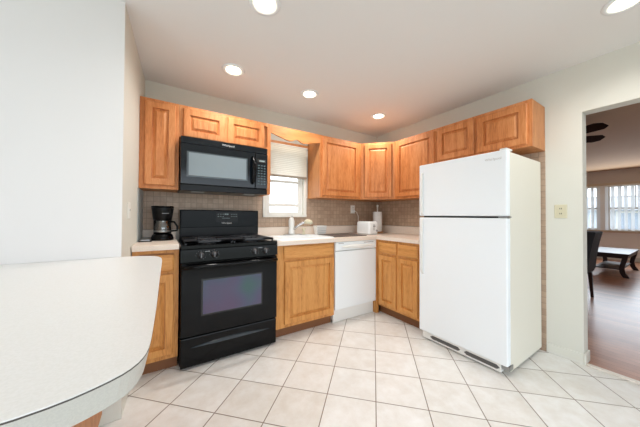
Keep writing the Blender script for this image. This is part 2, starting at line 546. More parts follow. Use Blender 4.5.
# outside: ground and the neighbouring house seen through the far windows
kind(build('ground', MB().box(-30, 45, -40, 40, -.6, -.5), M_LAWN))
nh = thing('neighboring_house', 'pale blue sided house outside the living room windows', 'house', (17, -3, -.5))
build('walls', box(16, 22, -6.5, 1.2, -.5, 1.45), M_SIDING, nh)
build('roof', MB().loft([[(15.7, y, 1.45), (22.3, y, 1.45), (19, y, 2.2)] for y in (-6.8, 1.5)]), M_ROOF, nh)
for y in (-5, -1.2):
    wf = build('window', box(15.96, 16, y - .45, y + .45, .5, 1.4), M_WPLAST, nh)
    build('pane', box(15.94, 15.96, y - .38, y + .38, .57, 1.33), mat('dark_pane', (176, 188, 204), .2), wf)

# ------------------------------------------------------------------ recessed ceiling lamps
lamp_spots = [
    (.371, -1.371, 'recessed ceiling lamp nearest the camera, at the upper edge of the ceiling left of centre'),
    (.378, -.595, 'recessed ceiling lamp in front of the cabinets over the stove'),
    (1.121, -.594, 'recessed ceiling lamp in front of the kitchen window valance'),
    (2.105, -.587, 'recessed ceiling lamp nearest the back right corner of the kitchen'),
    (2.092, -2.497, 'recessed ceiling lamp in front of the doorway, at the upper right of the photo')]
lamp_proto = None
for x, y, lb in lamp_spots:
    if lamp_proto is None:
        t = thing('recessed_lamp', lb, 'ceiling lamp', (x, y, H), 'recessed ceiling lamps')
        build('trim_ring', MB().lathe([(.060, -.001), (.062, -.006), (.075, -.010), (.090, -.006), (.092, 0), (.060, 0)], (x, y, H), n=32, cap0=False, cap1=False), M_WHITE, t)
        build('bulb', MB().lathe([(.0, -.014), (.022, -.0135), (.042, -.010), (.054, -.004), (.056, -.001)], (x, y, H), n=28, cap0=False, cap1=False), M_LAMP, t)
        lamp_proto = t
    else:
        t = lamp_proto.copy(); COL.objects.link(t); t.location = (x, y, H); t['label'] = lb
        for ch in list(lamp_proto.children):
            c = ch.copy(); COL.objects.link(c); c.parent = t
    l = bpy.data.lights.new('lamp_light', 'SPOT')
    l.energy = 30; l.color = (1, .96, .92); l.spot_size = 2.85; l.spot_blend = .8; l.shadow_soft_size = .05
    lo = bpy.data.objects.new('lamp_light', l); COL.objects.link(lo); lo.location = (x, y, H - .03)

# ------------------------------------------------------------------ wall cabinets
ZB, ZT, YF, DT = 1.3693, 2.1055, -.305, .019
def add_door(parent, P, ux, n, w, h, m=M_OAK):
    return build('door', panel_door(w, h).xform(frame(P, ux, n)), m, parent)

def body_back(parent, x0, x1, zb, zt, m=M_OAKD, mf=M_OAK, st=.035, mid=None, name='body', rails=.035):
    build(name, box(x0, x1, YF + .019, -.009, zb, zt), m, parent)
    f = MB()
    f.box(x0, x0 + st, YF, YF + .019, zb, zt); f.box(x1 - st, x1, YF, YF + .019, zb, zt)
    f.box(x0 + st, x1 - st, YF, YF + .019, zb, zb + rails); f.box(x0 + st, x1 - st, YF, YF + .019, zt - rails, zt)
    if mid: f.box(mid - .02, mid + .02, YF, YF + .019, zb + rails, zt - rails)
    build('face_frame', f, mf, parent)

c = thing('wall_cabinet', 'tall single door oak wall cabinet left of the microwave', 'cabinet', (-.14, -.15, ZB), 'oak wall cabinets')
body_back(c, -.276, -.001, ZB, ZT)
add_door(c, (-.243, YF, ZB + .03), (1, 0, 0), (0, -1, 0), .215, ZT - ZB - .055)

c = thing('wall_cabinet', 'short two door oak wall cabinet directly above the black microwave', 'cabinet', (.38, -.15, 1.82), 'oak wall cabinets')
body_back(c, .001, .826, 1.822, ZT, mid=.385)
build('filler_panel', box(.766, .826, YF, -.02, ZB, 1.822), M_OAK, c)
add_door(c, (.028, YF, 1.835), (1, 0, 0), (0, -1, 0), .345, ZT - 1.822 - .04)
add_door(c, (.395, YF, 1.835), (1, 0, 0), (0, -1, 0), .355, ZT - 1.822 - .04)

# scalloped valance above the window
poly = [(.828, ZT), (.828, 2.02)]
cp = [(.828, 2.022), (.86, 2.012), (.93, 1.992), (1.0, 1.973), (1.05, 1.966), (1.085, 1.975), (1.115, 1.990), (1.135, 1.996), (1.155, 1.990), (1.185, 1.973), (1.22, 1.964), (1.27, 1.972), (1.34, 1.990), (1.41, 2.004), (1.44, 2.006)]
v = MB()
loop = [(x, YF, z) for x, z in cp] + [(1.44, YF, ZT), (.828, YF, ZT)]
v.loft([loop, [(x, YF + .019, z) for x, _, z in loop]])
o = build('window_valance', v, M_OAKH, loc=(1.134, YF, 2.0)); tag(o, 'scalloped oak valance board spanning above the kitchen window', 'valance')

c = thing('wall_cabinet', 'wide single door oak wall cabinet right of the kitchen window', 'cabinet', (1.76, -.15, ZB), 'oak wall cabinets')
body_back(c, 1.441, 2.076, ZB, ZT)
add_door(c, (1.466, YF, ZB + .025), (1, 0, 0), (0, -1, 0), .56, ZT - ZB - .05)

# diagonal corner cabinet
c = thing('wall_cabinet', 'diagonal corner oak wall cabinet with one narrow door above the toaster and paper towel', 'cabinet', (2.4, -.28, ZB), 'oak wall cabinets')
A = Vector((2.078, -.305, 0)); B = Vector((2.380, -.612, 0))
build('body', MB().prism([(2.078, -.009), (2.078, -.304), (2.379, -.610), (RX - .010, -.610), (RX - .010, -.009)], ZB, ZT), M_OAKD, c)
d = (B - A).normalized(); n = Vector((d.y, -d.x, 0)); n = n if n.y < 0 else -n
Lg = (B - A).length
P = A + n * .002
ff = MB()
for a, b, e, g in ((0, .035, ZB, ZT), (Lg - .035, Lg, ZB, ZT), (.035, Lg - .035, ZB, ZB + .03), (.035, Lg - .035, ZT - .03, ZT)):
    ff.loft([[(a, e, z), (b, e, z), (b, g, z), (a, g, z)] for z in (-.001, .004)])
build('face_frame', ff.xform(frame(P, d, n)), M_OAK, c)
P = A + n * .006 + d * .045; P.z = ZB + .025
add_door(c, P, d, n, Lg - .09, ZT - ZB - .05)

XF = 2.373
def body_right(parent, y0, y1, zb, zt, mid=None, x=XF, m=M_OAKD, mf=M_OAK, xb=RX - .010, mids=(), low=None):
    build('body', box(x + .019, xb, y0, y1, zb, zt), m, parent)
    f = MB(); st = .035
    f.box(x, x + .019, y0, y0 + st, zb, zt); f.box(x, x + .019, y1 - st, y1, zb, zt)
    f.box(x, x + .019, y0 + st, y1 - st, zb, zb + st); f.box(x, x + .019, y0 + st, y1 - st, zt - .03, zt)
    if mid: f.box(x, x + .019, mid - .02, mid + .02, zb + st, zt - .03)
    for z in mids: f.box(x, x + .019, y0 + st, y1 - st, z - .02, z + .02)
    build('face_frame', f, mf, parent)

c = thing('wall_cabinet', 'single wide door oak wall cabinet on the right wall, just left of the fridge top', 'cabinet', (2.52, -.89, ZB), 'oak wall cabinets')
body_right(c, -1.169, -.613, ZB, ZT)
add_door(c, (XF, -.646, ZB + .025), (0, -1, 0), (-1, 0, 0), .512, ZT - ZB - .05)

c = thing('wall_cabinet', 'short two door oak wall cabinet mounted above the white refrigerator', 'cabinet', (2.52, -1.58, 1.724), 'oak wall cabinets')
body_right(c, -1.994, -1.171, 1.724, ZT, mid=-1.575)
add_door(c, (XF, -1.196, 1.745), (0, -1, 0), (-1, 0, 0), .365, ZT - 1.724 - .05)
add_door(c, (XF, -1.59, 1.745), (0, -1, 0), (-1, 0, 0), .375, ZT - 1.724 - .05)

# ------------------------------------------------------------------ base cabinets
FY = -.600
CT = .875          # top of base cabinets
def base_back(c, x0, x1, drawers, doors, hollow=False, CT=CT):
    if hollow:      # open box so the sink bowl hangs inside it
        b = MB()
        b.box(x0, x0 + .018, FY + .019, -.012, .10, CT); b.box(x1 - .018, x1, FY + .019, -.012, .10, CT)
        b.box(x0 + .018, x1 - .018, FY + .019, -.012, .10, .118); b.box(x0 + .018, x1 - .018, -.024, -.012, .118, CT)
        build('body', b, M_OAKD, c)
    else:
        build('body', box(x0, x1, FY + .019, -.012, .10, CT), M_OAKD, c)
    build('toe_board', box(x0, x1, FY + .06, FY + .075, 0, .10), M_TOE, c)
    f = MB(); st = .035; sl = doors[0][0] - x0 + .02
    f.box(x0, x0 + sl, FY, FY + .019, .10, CT); f.box(x1 - st, x1, FY, FY + .019, .10, CT)
    for a, b in ((.10, .135), (.72, .745), (CT - .025, CT)):
        f.box(x0 + sl, x1 - st, FY, FY + .019, a, b)
    build('face_frame', f, M_OAKL, c)
    for a, b in drawers:
        build('drawer', slab_front(b - a, .125).xform(frame((a, FY, .738), (1, 0, 0), (0, -1, 0))), M_OAKLH, c)
    for a, b in doors:
        build('door', panel_door(b - a, .587).xform(frame((a, FY, .132), (1, 0, 0), (0, -1, 0))), M_OAKL, c)

c = thing('base_cabinet', 'narrow oak base cabinet with one drawer, left of the black stove', 'cabinet', (-.15, -.3, 0), 'oak base cabinets')
base_back(c, -.287, -.006, [(-.268, -.036)], [(-.268, -.036)], CT=.899)
c = thing('base_cabinet', 'oak sink base cabinet with one wide door, between stove and dishwasher', 'cabinet', (1.1, -.3, 0), 'oak base cabinets')
base_back(c, .776, 1.433, [(.845, 1.415)], [(.855, 1.42)], hollow=True)

c = thing('base_cabinet', 'oak base cabinet with two drawers and two doors on the right wall beside the fridge', 'cabinet', (2.37, -.89, 0), 'oak base cabinets')
X = 2.062
build('body', box(X + .019, RX - .012, -1.19, -.04, .10, CT), M_OAKD, c)
build('corner_filler', MB().box(2.040, X + .019, -.62, -.04, 0.0, CT), M_OAKL, c)
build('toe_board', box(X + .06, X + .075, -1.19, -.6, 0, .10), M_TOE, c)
f = MB()
for a, b in ((-1.19, -1.165), (-.937, -.897), (-.66, -.60)): f.box(X, X + .019, a, b, .10, CT)
for a, b in ((.10, .13), (.70, .73), (CT - .025, CT)):
    f.box(X, X + .018, -1.165, -.937, a, b); f.box(X, X + .018, -.897, -.66, a, b)
build('face_frame', f, M_OAKL, c)
for a, b in ((-.653, -.903), (-.931, -1.178)):
    build('drawer', slab_front(a - b, .125).xform(frame((X, a, .722), (0, -1, 0), (-1, 0, 0))), M_OAKLH, c)
    build('door', panel_door(a - b, .572, fw=.05).xform(frame((X, a, .125), (0, -1, 0), (-1, 0, 0))), M_OAKL, c)

# ------------------------------------------------------------------ countertops
def slab(mb, x0, x1, y0, y1, z0=CT + .001, z1=.914):
    return mb.box(x0, x1, y0, y1, z0, z1, bev=.004)
c = thing('countertop', 'short beige laminate countertop under the coffee maker, left of the stove', 'countertop', (-.14, -.3, CT))
build('top', slab(MB(), -.288, -.006, -.638, -.010, .900, .940), M_COUNTER, c)
build('backsplash_lip', box(-.262, -.006, -.030, -.010, .940, 1.018, bev=.003), M_COUNTER, c)
c = thing('countertop', 'long L shaped beige laminate countertop around sink, toaster and corner', 'countertop', (1.7, -.3, CT))
SX0, SX1, SY0, SY1 = .90, 1.38, -.49, -.15
t = MB()
t.box(.770, SX0, -.638, -.010, CT + .001, .914); t.box(SX1, RX - .010, -.638, -.010, CT + .001, .914)
t.box(SX0, SX1, -.638, SY0, CT + .001, .914); t.box(SX0, SX1, SY1, -.010, CT + .001, .914)
t.box(2.040, RX - .010, -1.195, -.638, CT + .001, .914)
build('top', t, M_COUNTER, c)
build('backsplash_lip', MB().box(.770, RX - .010, -.030, -.010, .914, 1.016, bev=.003).box(RX - .030, RX - .010, -1.195, -.030, .914, 1.016, bev=.003), M_COUNTER, c)

def rr(x0, x1, y0, y1, r, z, n=5):
    out = []
    for cx_, cy_, a0 in ((x1 - r, y1 - r, 0), (x0 + r, y1 - r, 90), (x0 + r, y0 + r, 180), (x1 - r, y0 + r, 270)):
        for i in range(n + 1):
            a = math.radians(a0 + 90 * i / n)
            out.append((cx_ + r * math.cos(a), cy_ + r * math.sin(a), z))
    return out
# sink
c = thing('kitchen_sink', 'white drop in kitchen sink set in the counter below the window', 'sink', (1.14, -.3, .914))
s = MB()
s.loft([rr(.80, 1.47, -.585, -.075, .05, .9145), rr(.80, 1.47, -.585, -.075, .05, .921), rr(.81, 1.46, -.575, -.085, .045, .927),
        rr(.89, 1.39, -.505, -.16, .05, .926), rr(.905, 1.375, -.485, -.165, .05, .915), rr(.925, 1.355, -.465, -.185, .06, .78), rr(.95, 1.33, -.44, -.21, .06, .765)], False, True, sm=True)
build('basin', s, M_WHITE, c)
build('drain', MB().lathe([(.0, .004), (.03, .004), (.042, .001), (.042, 0)], (1.14, -.32, .765)), M_CHROME, c)
# faucet
c = thing('kitchen_faucet', 'cream and chrome single lever faucet behind the sink', 'faucet', (1.17, -.115, .927))
build('base_plate', MB().loft([rr(1.06, 1.30, -.14, -.095, .02, .926), rr(1.06, 1.30, -.14, -.095, .02, .934), rr(1.07, 1.29, -.135, -.10, .016, .937)]), M_CHROME, c)
build('body', MB().lathe([(.040, 0), (.037, .03), (.028, .07), (.034, .11), (.034, .15), (.024, .19), (.0, .2)], (1.165, -.115, .937)), M_WPLAST, c)
sp = build('spout', MB().tube([(1.18, -.13, .99), (1.22, -.16, 1.03), (1.27, -.20, 1.07), (1.31, -.235, 1.085), (1.335, -.26, 1.075)], [.016, .015, .014, .014, .014]), M_CHROME, c)
build('spray_head', MB().tube([(1.285, -.212, 1.076), (1.31, -.235, 1.088), (1.34, -.262, 1.078), (1.348, -.27, 1.06)], [.017, .027, .026, .018], n=14), M_CREAM, sp)
build('lever', MB().tube([(1.165, -.115, 1.12), (1.165, -.13, 1.145), (1.165, -.165, 1.155)], [.012, .009, .007]), M_WPLAST, c)
o = build('soap_dispenser', MB().lathe([(.020, 0), (.020, .012), (.014, .018), (.014, .045), (.022, .05), (.022, .078), (.0, .082)], (1.33, -.115, .927)), M_CREAM, loc=(1.33, -.115, .927))
tag(o, 'small cream soap pump cap to the right of the faucet', 'soap dispenser')

# wire dish basket: white caddy near the window
c = thing('sink_caddy', 'small white slatted caddy on the counter right of the faucet', 'caddy', (1.56, -.13, .916))
b = MB()
def trap(z, g): return [(1.485 + g, -.17 + g, z), (1.63 - g, -.17 + g, z), (1.63 - g, -.08 - g, z), (1.485 + g, -.08 - g, z)]
b.loft([trap(.918, .014), trap(1.03, .0), trap(1.03, .006), trap(.926, .02)], True, True)
build('basket', b, M_WPLAST, c)
g = MB()
for k in range(4): g.box(1.50 - k * .003, 1.615 + k * .003, -.1735 - k * .0012, -.1665, .942 + k * .022, .950 + k * .022)
build('slots', g, mat('pale_slots', (205, 205, 202), .5), c)
o = build('drying_mat', MB().loft([rr(1.49, 1.99, -.52, -.14, .02, .9145), rr(1.49, 1.99, -.52, -.14, .02, .921), rr(1.50, 1.98, -.51, -.15, .02, .923)]), M_MAT, loc=(1.74, -.3, .915))
tag(o, 'flat dark taupe drying mat on the counter between sink and toaster', 'mat')

# toaster
toaster = c = thing('toaster', 'white two slot toaster on the counter in the corner', 'toaster', (2.13, -.31, .914))
def tl(g, z): return rr(2.09 + g, 2.25 - g, -.45 + g, -.20 - g, .03, z)
build('shell', MB().loft([tl(.004, .925), tl(0, .935), tl(0, 1.06), tl(.006, 1.078), tl(.022, 1.084)], sm=True), M_WHITE, c)
build('base', MB().loft([tl(.008, .9145), tl(.006, .926)]), M_GREYP, c)
for x in (2.142, 2.198): build('slot', box(x - .012, x + .012, -.42, -.235, 1.0835, 1.0865), M_SLOT, c)
build('lever', box(2.155, 2.185, -.465, -.448, 1.015, 1.03, bev=.003), M_GREYP, c)
build('lever_track', box(2.167, 2.173, -.4515, -.4495, .97, 1.05), M_SLOT, c)
build('browning_knob', MB().lathe([(.013, 0), (.012, -.010), (.0, -.011)], (2.215, -.449, .965), 'y', 16), M_GREYP, c)
# paper towel
c = thing('paper_towel_holder', 'upright paper towel roll on a tan wooden stand in the counter corner', 'paper towel holder', (2.47, -.22, .914))
build('base', MB().lathe([(.075, 0), (.075, .014), (.068, .02), (.0, .02)], (2.47, -.22, .9145)), M_BRASSW, c)
build('rod', MB().lathe([(.008, 0), (.008, .35), (.014, .355), (.014, .375), (.0, .38)], (2.47, -.22, .934), n=12), M_WPLAST, c)
build('paper_roll', MB().lathe([(.02, 0), (.062, 0), (.064, .004), (.064, .274), (.062, .278), (.02, .278)], (2.47, -.22, .9355), n=32), M_PAPER, c)

# outlets
def plate(name, label, M, w, h, slots, parent_loc, m=M_CREAM):
    c = thing(name, label, 'outlet' if 'outlet' in name else 'switch', parent_loc)
    build('plate', MB().loft([rect_loop(w, h, i, z) for i, z in [(0, 0), (0, .003), (.003, .006)]]).xform(M), m, c)
    for k, (x, y, ww, hh) in enumerate(slots):
        build('socket', MB().loft([[(x, y, z), (x + ww, y, z), (x + ww, y + hh, z), (x, y + hh, z)] for z in (.006, .008)]).xform(M), m, c)
        s = MB()
        for dx in (.3, .62):
            a = x + ww * dx
            s.loft([[(a, y + hh * .4, z), (a + .004, y + hh * .4, z), (a + .004, y + hh * .75, z), (a, y + hh * .75, z)] for z in (.008, .0085)])
        build('prong_slots', s.xform(M), M_SLOT, c)
    return c
c = plate('wall_outlet', 'cream double gang outlet and switch plate on the wall left of the doorway', frame((RX, -2.050, 1.145), (0, -1, 0), (-1, 0, 0)), .078, .112,
      [(.024, .06, .03, .034), (.024, .018, .03, .034)], (RX, -2.09, 1.145))
c = plate('light_switch', 'narrow cream plate on the side wall left of the coffee maker', frame((-.2995, -.765, 1.13), (.0489, .9988, 0), (.9988, -.0489, 0)), .07, .105,
      [(.025, .035, .02, .035)], (-.299, -.73, 1.13), M_TRIMW)
c = plate('wall_outlet', 'white outlet with plugs on the tiled wall above the toaster', frame((2.15, -.008, 1.19), (1, 0, 0), (0, -1, 0)), .075, .115,
      [(.022, .062, .03, .034), (.022, .018, .03, .034)], (2.18, -.008, 1.19), M_WPLAST)
build('plug', box(2.172, 2.2, -.05, -.014, 1.21, 1.24, bev=.004), M_WPLAST, c)
build('cord', MB().tube([(2.19, -.045, 1.22), (2.22, -.055, 1.21), (2.25, -.06, 1.15), (2.24, -.07, 1.06), (2.22, -.12, .98), (2.18, -.19, .95)], .004, 8), M_WPLAST, toaster)

# shade on the window
c = thing('window_blind', 'cream pleated shade covering the upper half of the kitchen window', 'shade', (1.14, -.05, 1.62))
loop = []
n = 16; za, zb_ = 1.635, 1.985
front = []; backp = []
for i in range(2 * n + 1):
    z = za + (zb_ - za) * i / (2 * n)
    front.append((-.042 - (.002 if i % 2 else 0), z)); backp.append((-.0405 - (.002 if i % 2 else 0), z))
prof = front + backp[::-1]
build('pleats', MB().loft([[(x, y, z) for y, z in front] for x in (.862, 1.405)], False, False, closed=False), M_SHADE, c)
build('headrail', box(.858, 1.412, -.050, -.022, 1.985, 2.0, bev=.003), M_TRIMW, c)
build('bottom_rail', box(.860, 1.407, -.046, -.022, 1.612, 1.635, bev=.003), mat('shade_rail', (150, 138, 122), .5), c)

kind(build('trim_5', box(.828, 1.439, -.030, -.001, 1.998, 2.036, bev=.002), M_OAKD))
# ------------------------------------------------------------------ dishwasher
c = thing('dishwasher', 'white built in dishwasher between the sink cabinet and the corner', 'dishwasher', (1.74, -.3, 0))
x0, x1 = 1.437, 2.036
build('tub', box(x0 + .003, x1 - .003, -.555, -.04, .03, .872), M_WPLAST, c)
build('door_panel', box(x0, x1, -.618, -.556, .150, .772, bev=.004), M_WHITE, c)
cp_ = build('control_panel', box(x0, x1, -.622, -.556, .778, .872, bev=.005), M_WHITE, c)
h = MB()
top = []; bot = []
for i in range(17):
    u = -1 + i / 8
    x = (x0 + x1) / 2 + u * .235
    top.append((x, .838 - .012 * u * u)); bot.append((x, .792 + .034 * u * u))
lp = top + bot[::-1]
h.loft([[(x, -.620, z) for x, z in lp], [(x, -.646, .817 + (z - .817) * .92) for x, z in lp], [((x0 + x1) / 2 + (x - (x0 + x1) / 2) * .9, -.654, .817 + (z - .817) * .6) for x, z in lp]])
build('handle', h, M_WPLAST, cp_)
build('button_strip', box(1.84, 1.99, -.6235, -.6215, .849, .856), M_GREYP, cp_)
build('toe_panel', box(x0 + .003, x1 - .003, -.575, -.560, .004, .140, bev=.003), M_WPLAST, c)
build('badge', box(1.475, 1.545, -.6230, -.6215, .853, .860), M_GREYP, cp_)

# ------------------------------------------------------------------ stove
c = thing('gas_stove', 'black gas range with glass oven door and storage drawer', 'stove', (.38, -.35, 0))
build('body', box(.004, .758, -.625, -.035, .03, .905), M_BLACKM, c)
for x, y in ((.04, -.6), (.72, -.6), (.04, -.08), (.72, -.08)):
    build('foot', MB().lathe([(.018, 0), (.018, .03)], (x, y, .0005), n=12), M_BLACKM, c)
build('cooktop', MB().box(.0, .762, -.655, -.11, .895, .928, bev=.006), M_BLACK, c)
build('control_panel', MB().loft([[(x, y, z) for y, z in ((-.63, .800), (-.662, .803), (-.658, .893), (-.63, .893))] for x in (.002, .760)]), M_BLACK, c)
M_KNOB = mat('grey_black_knob', (44, 45, 48), .35)
M_PTR = mat('knob_pointer', (112, 114, 118), .4)
def knob(x):
    z = .848; y = -.660
    mb = MB().lathe([(.026, 0), (.026, -.006), (.020, -.010), (.018, -.024), (.0, -.025)], (x, y, z), 'y', 20)
    k = build('knob', mb, M_KNOB, c)
    build('pointer', MB().box(x - .0035, x + .0035, y - .029, y - .024, z - .018, z + .018, bev=.001), M_PTR, k)
for x in (.137, .232, .553, .649): knob(x)
for x in (.137, .232, .553, .649):
    mk = MB()
    for k in range(9):
        a = math.radians(-60 + 30 * k)
        mk.box(x + .034 * math.cos(a) - .0016, x + .034 * math.cos(a) + .0016, -.6645, -.655, .848 + .034 * math.sin(a) - .0016, .848 + .034 * math.sin(a) + .0016)
    build('dial_marks', mk, M_PTR, c)
for x in (.165, .585): build('burner_symbol', box(x, x + .035, -.662, -.655, .874, .877), M_GREYP, c)
# oven door
od = MB()
od.box(.004, .758, -.660, -.627, .245, .795, bev=.006)
dr = build('oven_door', od, M_BLACK, c)
wl = MB()
wl.loft([[(.142, y, .385), (.624, y, .385), (.624, y, .666), (.142, y, .666)] for y in (-.6595, -.6625)])
build('window_border', wl, mat('oven_window_border', (30, 30, 33), .2), dr)
build('oven_window', box(.154, .612, -.6645, -.6615, .398, .654), M_OVGL, dr)
hd = MB()
hd.tube([(.02, -.700, .768), (.10, -.706, .770), (.38, -.708, .771), (.66, -.706, .770), (.742, -.700, .768)], [.013, .015, .016, .015, .013], 14)
for x in (.028, .734): hd.box(x - .014, x + .014, -.702, -.655, .757, .780, bev=.004)
build('handle', hd, M_BLACK, dr)
# drawer with lens shaped finger pull
sd = build('storage_drawer', box(.006, .756, -.655, -.627, .018, .236, bev=.008), M_BLACK, c)
lens = []
for i in range(21):
    u = i / 20; lens.append((.075 + u * .61, .163 + .022 * math.sin(PI * u) - .0))
for i in range(21):
    u = 1 - i / 20; lens.append((.075 + u * .61, .163 - .006 * math.sin(PI * u)))
pl = MB(); pl.loft([[(x, -.654, z) for x, z in lens[:20] + lens[21:41]], [(x, -.664, .168 + (z - .168) * .8 - .002) for x, z in lens[:20] + lens[21:41]]])
build('finger_pull', pl, mat('dark_grey_pull', (52, 60, 66), .18), sd)
# backguard
bgd = MB(); bgd.box(.022, .768, -.105, -.035, .905, 1.205, bev=.006)
bk = build('backguard', bgd, M_BLACKM, c)
build('fascia', box(.030, .762, -.112, -.104, 1.035, 1.200, bev=.004), mat('blue_black_fascia', (8, 13, 16), .25, spec=.15), bk)
cl = MB()
cl.box(.339, .549, -.1135, -.1115, 1.085, 1.182)
build('clock_panel', cl, M_BLACKM, bk)
bt = MB()
for x in (.350, .373, .396, .480, .503, .526):
    for z in (1.162, 1.140): bt.box(x, x + .012, -.1145, -.113, z, z + .004)
for x in (.395, .41, .425, .44, .455): bt.box(x, x + .011, -.1145, -.113, 1.122, 1.126)
build('clock_buttons', bt, M_DISP, bk)
for x in (.417, .437): build('clock_digit', box(x, x + .015, -.1145, -.113, 1.158, 1.17), M_DISP, bk)
text_mesh('Whirlpool', .024, frame((.437, -.1142, 1.068), (1, 0, 0), (0, -1, 0)), parent=bk)
# grates and burners
for gx0, gx1 in ((.030, .377), (.385, .732)):
    g = MB(); zt = .954
    y0, y1 = -.630, -.140
    for (a, b, e, f2) in ((gx0, gx1, y0, y0 + .066), (gx0, gx1, y1 - .066, y1), (gx0, gx0 + .095, y0, y1), (gx1 - .095, gx1, y0, y1), (gx0, gx1, (y0 + y1) / 2 - .05, (y0 + y1) / 2 + .05)):
        g.box(a, b, e, f2, zt - .014, zt, bev=.002)
    mx = (gx0 + gx1) / 2
    for cy2 in (-.507, -.263):
        for k in range(4):
            a = PI / 4 + k * PI / 2
            ex, ey = mx + .165 * math.cos(a) * 1.0, cy2 + .11 * math.sin(a) * 1.45
            ex = min(max(ex, gx0 + .01), gx1 - .01); ey = min(max(ey, cy2 - .115), cy2 + .115)
            ix, iy = mx + .03 * math.cos(a), cy2 + .03 * math.sin(a)
            dx, dy = ex - ix, ey - iy; ln = math.hypot(dx, dy); px_, py_ = -dy / ln * .006, dx / ln * .006
            g.loft([[(ix + px_, iy + py_, z), (ix - px_, iy - py_, z), (ex - px_, ey - py_, z), (ex + px_, ey + py_, z)] for z in (zt - .012, zt)])
        for xx in (gx0 + .06, gx1 - .072, gx0 + .105, gx1 - .117):
            g.box(xx, xx + .010, cy2 - .108, cy2 - .04, zt - .012, zt); g.box(xx, xx + .010, cy2 + .04, cy2 + .108, zt - .012, zt)
    for x in (gx0 + .007, gx1 - .007):
        for y in (y0 + .007, y1 - .007): g.box(x - .006, x + .006, y - .006, y + .006, .927, zt - .012)
    build('grate', g, M_IRON, c)
    for cy2 in (-.507, -.263):
        bb = build('burner', MB().lathe([(.055, 0), (.052, .008), (.035, .010), (.035, .016), (.0, .017)], (mx, cy2, .9275), n=24), M_IRON, c)

# ------------------------------------------------------------------ microwave
c = thing('microwave', 'black over the range microwave mounted above the stove', 'microwave', (.38, -.2, 1.36))
mz0, mz1 = 1.360, 1.815
build('body', box(.006, .758, -.372, -.012, mz0 + .004, mz1 - .002), M_BLACKM, c)
build('top_grille', MB().box(.006, .758, -.400, -.373, 1.758, mz1, bev=.006), M_MWAVE, c)
dd = build('door', box(.006, .634, -.402, -.373, 1.415, 1.755, bev=.005), M_MWAVE, c)
build('window', MB().loft([[(.052, y, 1.478), (.560, y, 1.478), (.560, y, 1.692), (.052, y, 1.692)] for y in (-.4015, -.4035)]), mat('microwave_window_border', (70, 80, 86), .2), dd)
build('window_mesh', MB().loft([[(.066, y, 1.490), (.548, y, 1.490), (.548, y, 1.682), (.066, y, 1.682)] for y in (-.403, -.4045)]), M_MWGL, dd)
build('handle', MB().tube([(.606, -.400, 1.46), (.607, -.432, 1.475), (.608, -.444, 1.53), (.608, -.447, 1.585), (.608, -.444, 1.64), (.607, -.432, 1.695), (.606, -.400, 1.71)], [.012, .013, .014, .014, .014, .013, .012], 12), M_BLACK, dd)
cpn = build('control_panel', box(.637, .758, -.402, -.373, 1.415, 1.755, bev=.005), M_MWAVE, c)
build('display', box(.655, .742, -.4035, -.4015, 1.668, 1.700), M_SLOT, cpn)
build('display_segments', box(.672, .726, -.4038, -.403, 1.678, 1.690), M_DISP, cpn)
kp = MB()
for i in range(3):
    for j in range(8):
        kp.box(.660 + i * .029, .678 + i * .029, -.4032, -.4015, 1.455 + j * .0255, 1.466 + j * .0255)
build('keypad', kp, mat('keypad_print', (74, 92, 96), .4), cpn)
build('bottom_skirt', box(.006, .758, -.395, -.373, mz0, 1.412, bev=.004), M_BLACKM, c)
for x in (.10, .56): build('cooktop_lamp', box(x, x + .10, -.30, -.24, mz0 - .003, mz0 + .006), M_GREYP, c)
text_mesh('Whirlpool', .026, frame((.385, -.4008, 1.778), (1, 0, 0), (0, -1, 0)), parent=c)

# ------------------------------------------------------------------ coffee maker
c = thing('coffee_maker', 'black drip coffee maker with glass carafe on the left counter', 'coffee maker', (-.13, -.20, .914))
cx_, cy_ = -.112, -.235
def ov(rx, ry, z, dy=0, n=28): return [(cx_ + rx * math.cos(2 * PI * i / n), cy_ + dy + ry * math.sin(2 * PI * i / n), z) for i in range(n)]
build('base', MB().loft([ov(.083, .085, .9145), ov(.084, .086, .93), ov(.076, .078, .955), ov(.066, .07, .968)], sm=True), M_BLACK, c)
build('back_column', MB().loft([rr(cx_ - .066, cx_ + .066, cy_ + .045, cy_ + .11, .02, z) for z in (.918, 1.10)]), M_BLACKM, c)
build('brew_head', MB().loft([ov(.066, .07, 1.082), ov(.07, .075, 1.10), ov(.078, .082, 1.165), ov(.082, .086, 1.185), ov(.080, .084, 1.19)], sm=True), M_BLACKM, c)
build('lid', MB().loft([ov(.082, .086, 1.190), ov(.084, .088, 1.194), ov(.080, .084, 1.203), ov(.02, .02, 1.205)], sm=True), M_BLACK, c)
cr = build('carafe', MB().loft([ov(.050, .05, .970, -.008), ov(.060, .06, .985, -.008), ov(.063, .063, 1.01, -.008), ov(.058, .058, 1.04, -.008), ov(.046, .046, 1.068, -.008), ov(.046, .046, 1.078, -.008)], True, False, sm=True), M_CGLASS, c)
build('carafe_band', MB().loft([ov(.0635, .0635, .985, -.008), ov(.0645, .0645, .992, -.008), ov(.0640, .0640, .998, -.008)], False, False, sm=True), M_STEEL, cr)
build('carafe_handle', MB().tube([(cx_ + .045, cy_ - .02, 1.072), (cx_ + .085, cy_ - .035, 1.068), (cx_ + .108, cy_ - .042, 1.03), (cx_ + .106, cy_ - .042, .995), (cx_ + .062, cy_ - .02, .990)], .008, 10), M_BLACKM, cr)
build('switch_badge', box(cx_ - .005, cx_ + .045, cy_ - .0825, cy_ - .075, 1.138, 1.144), M_PTR, c)
c.location.z = .94
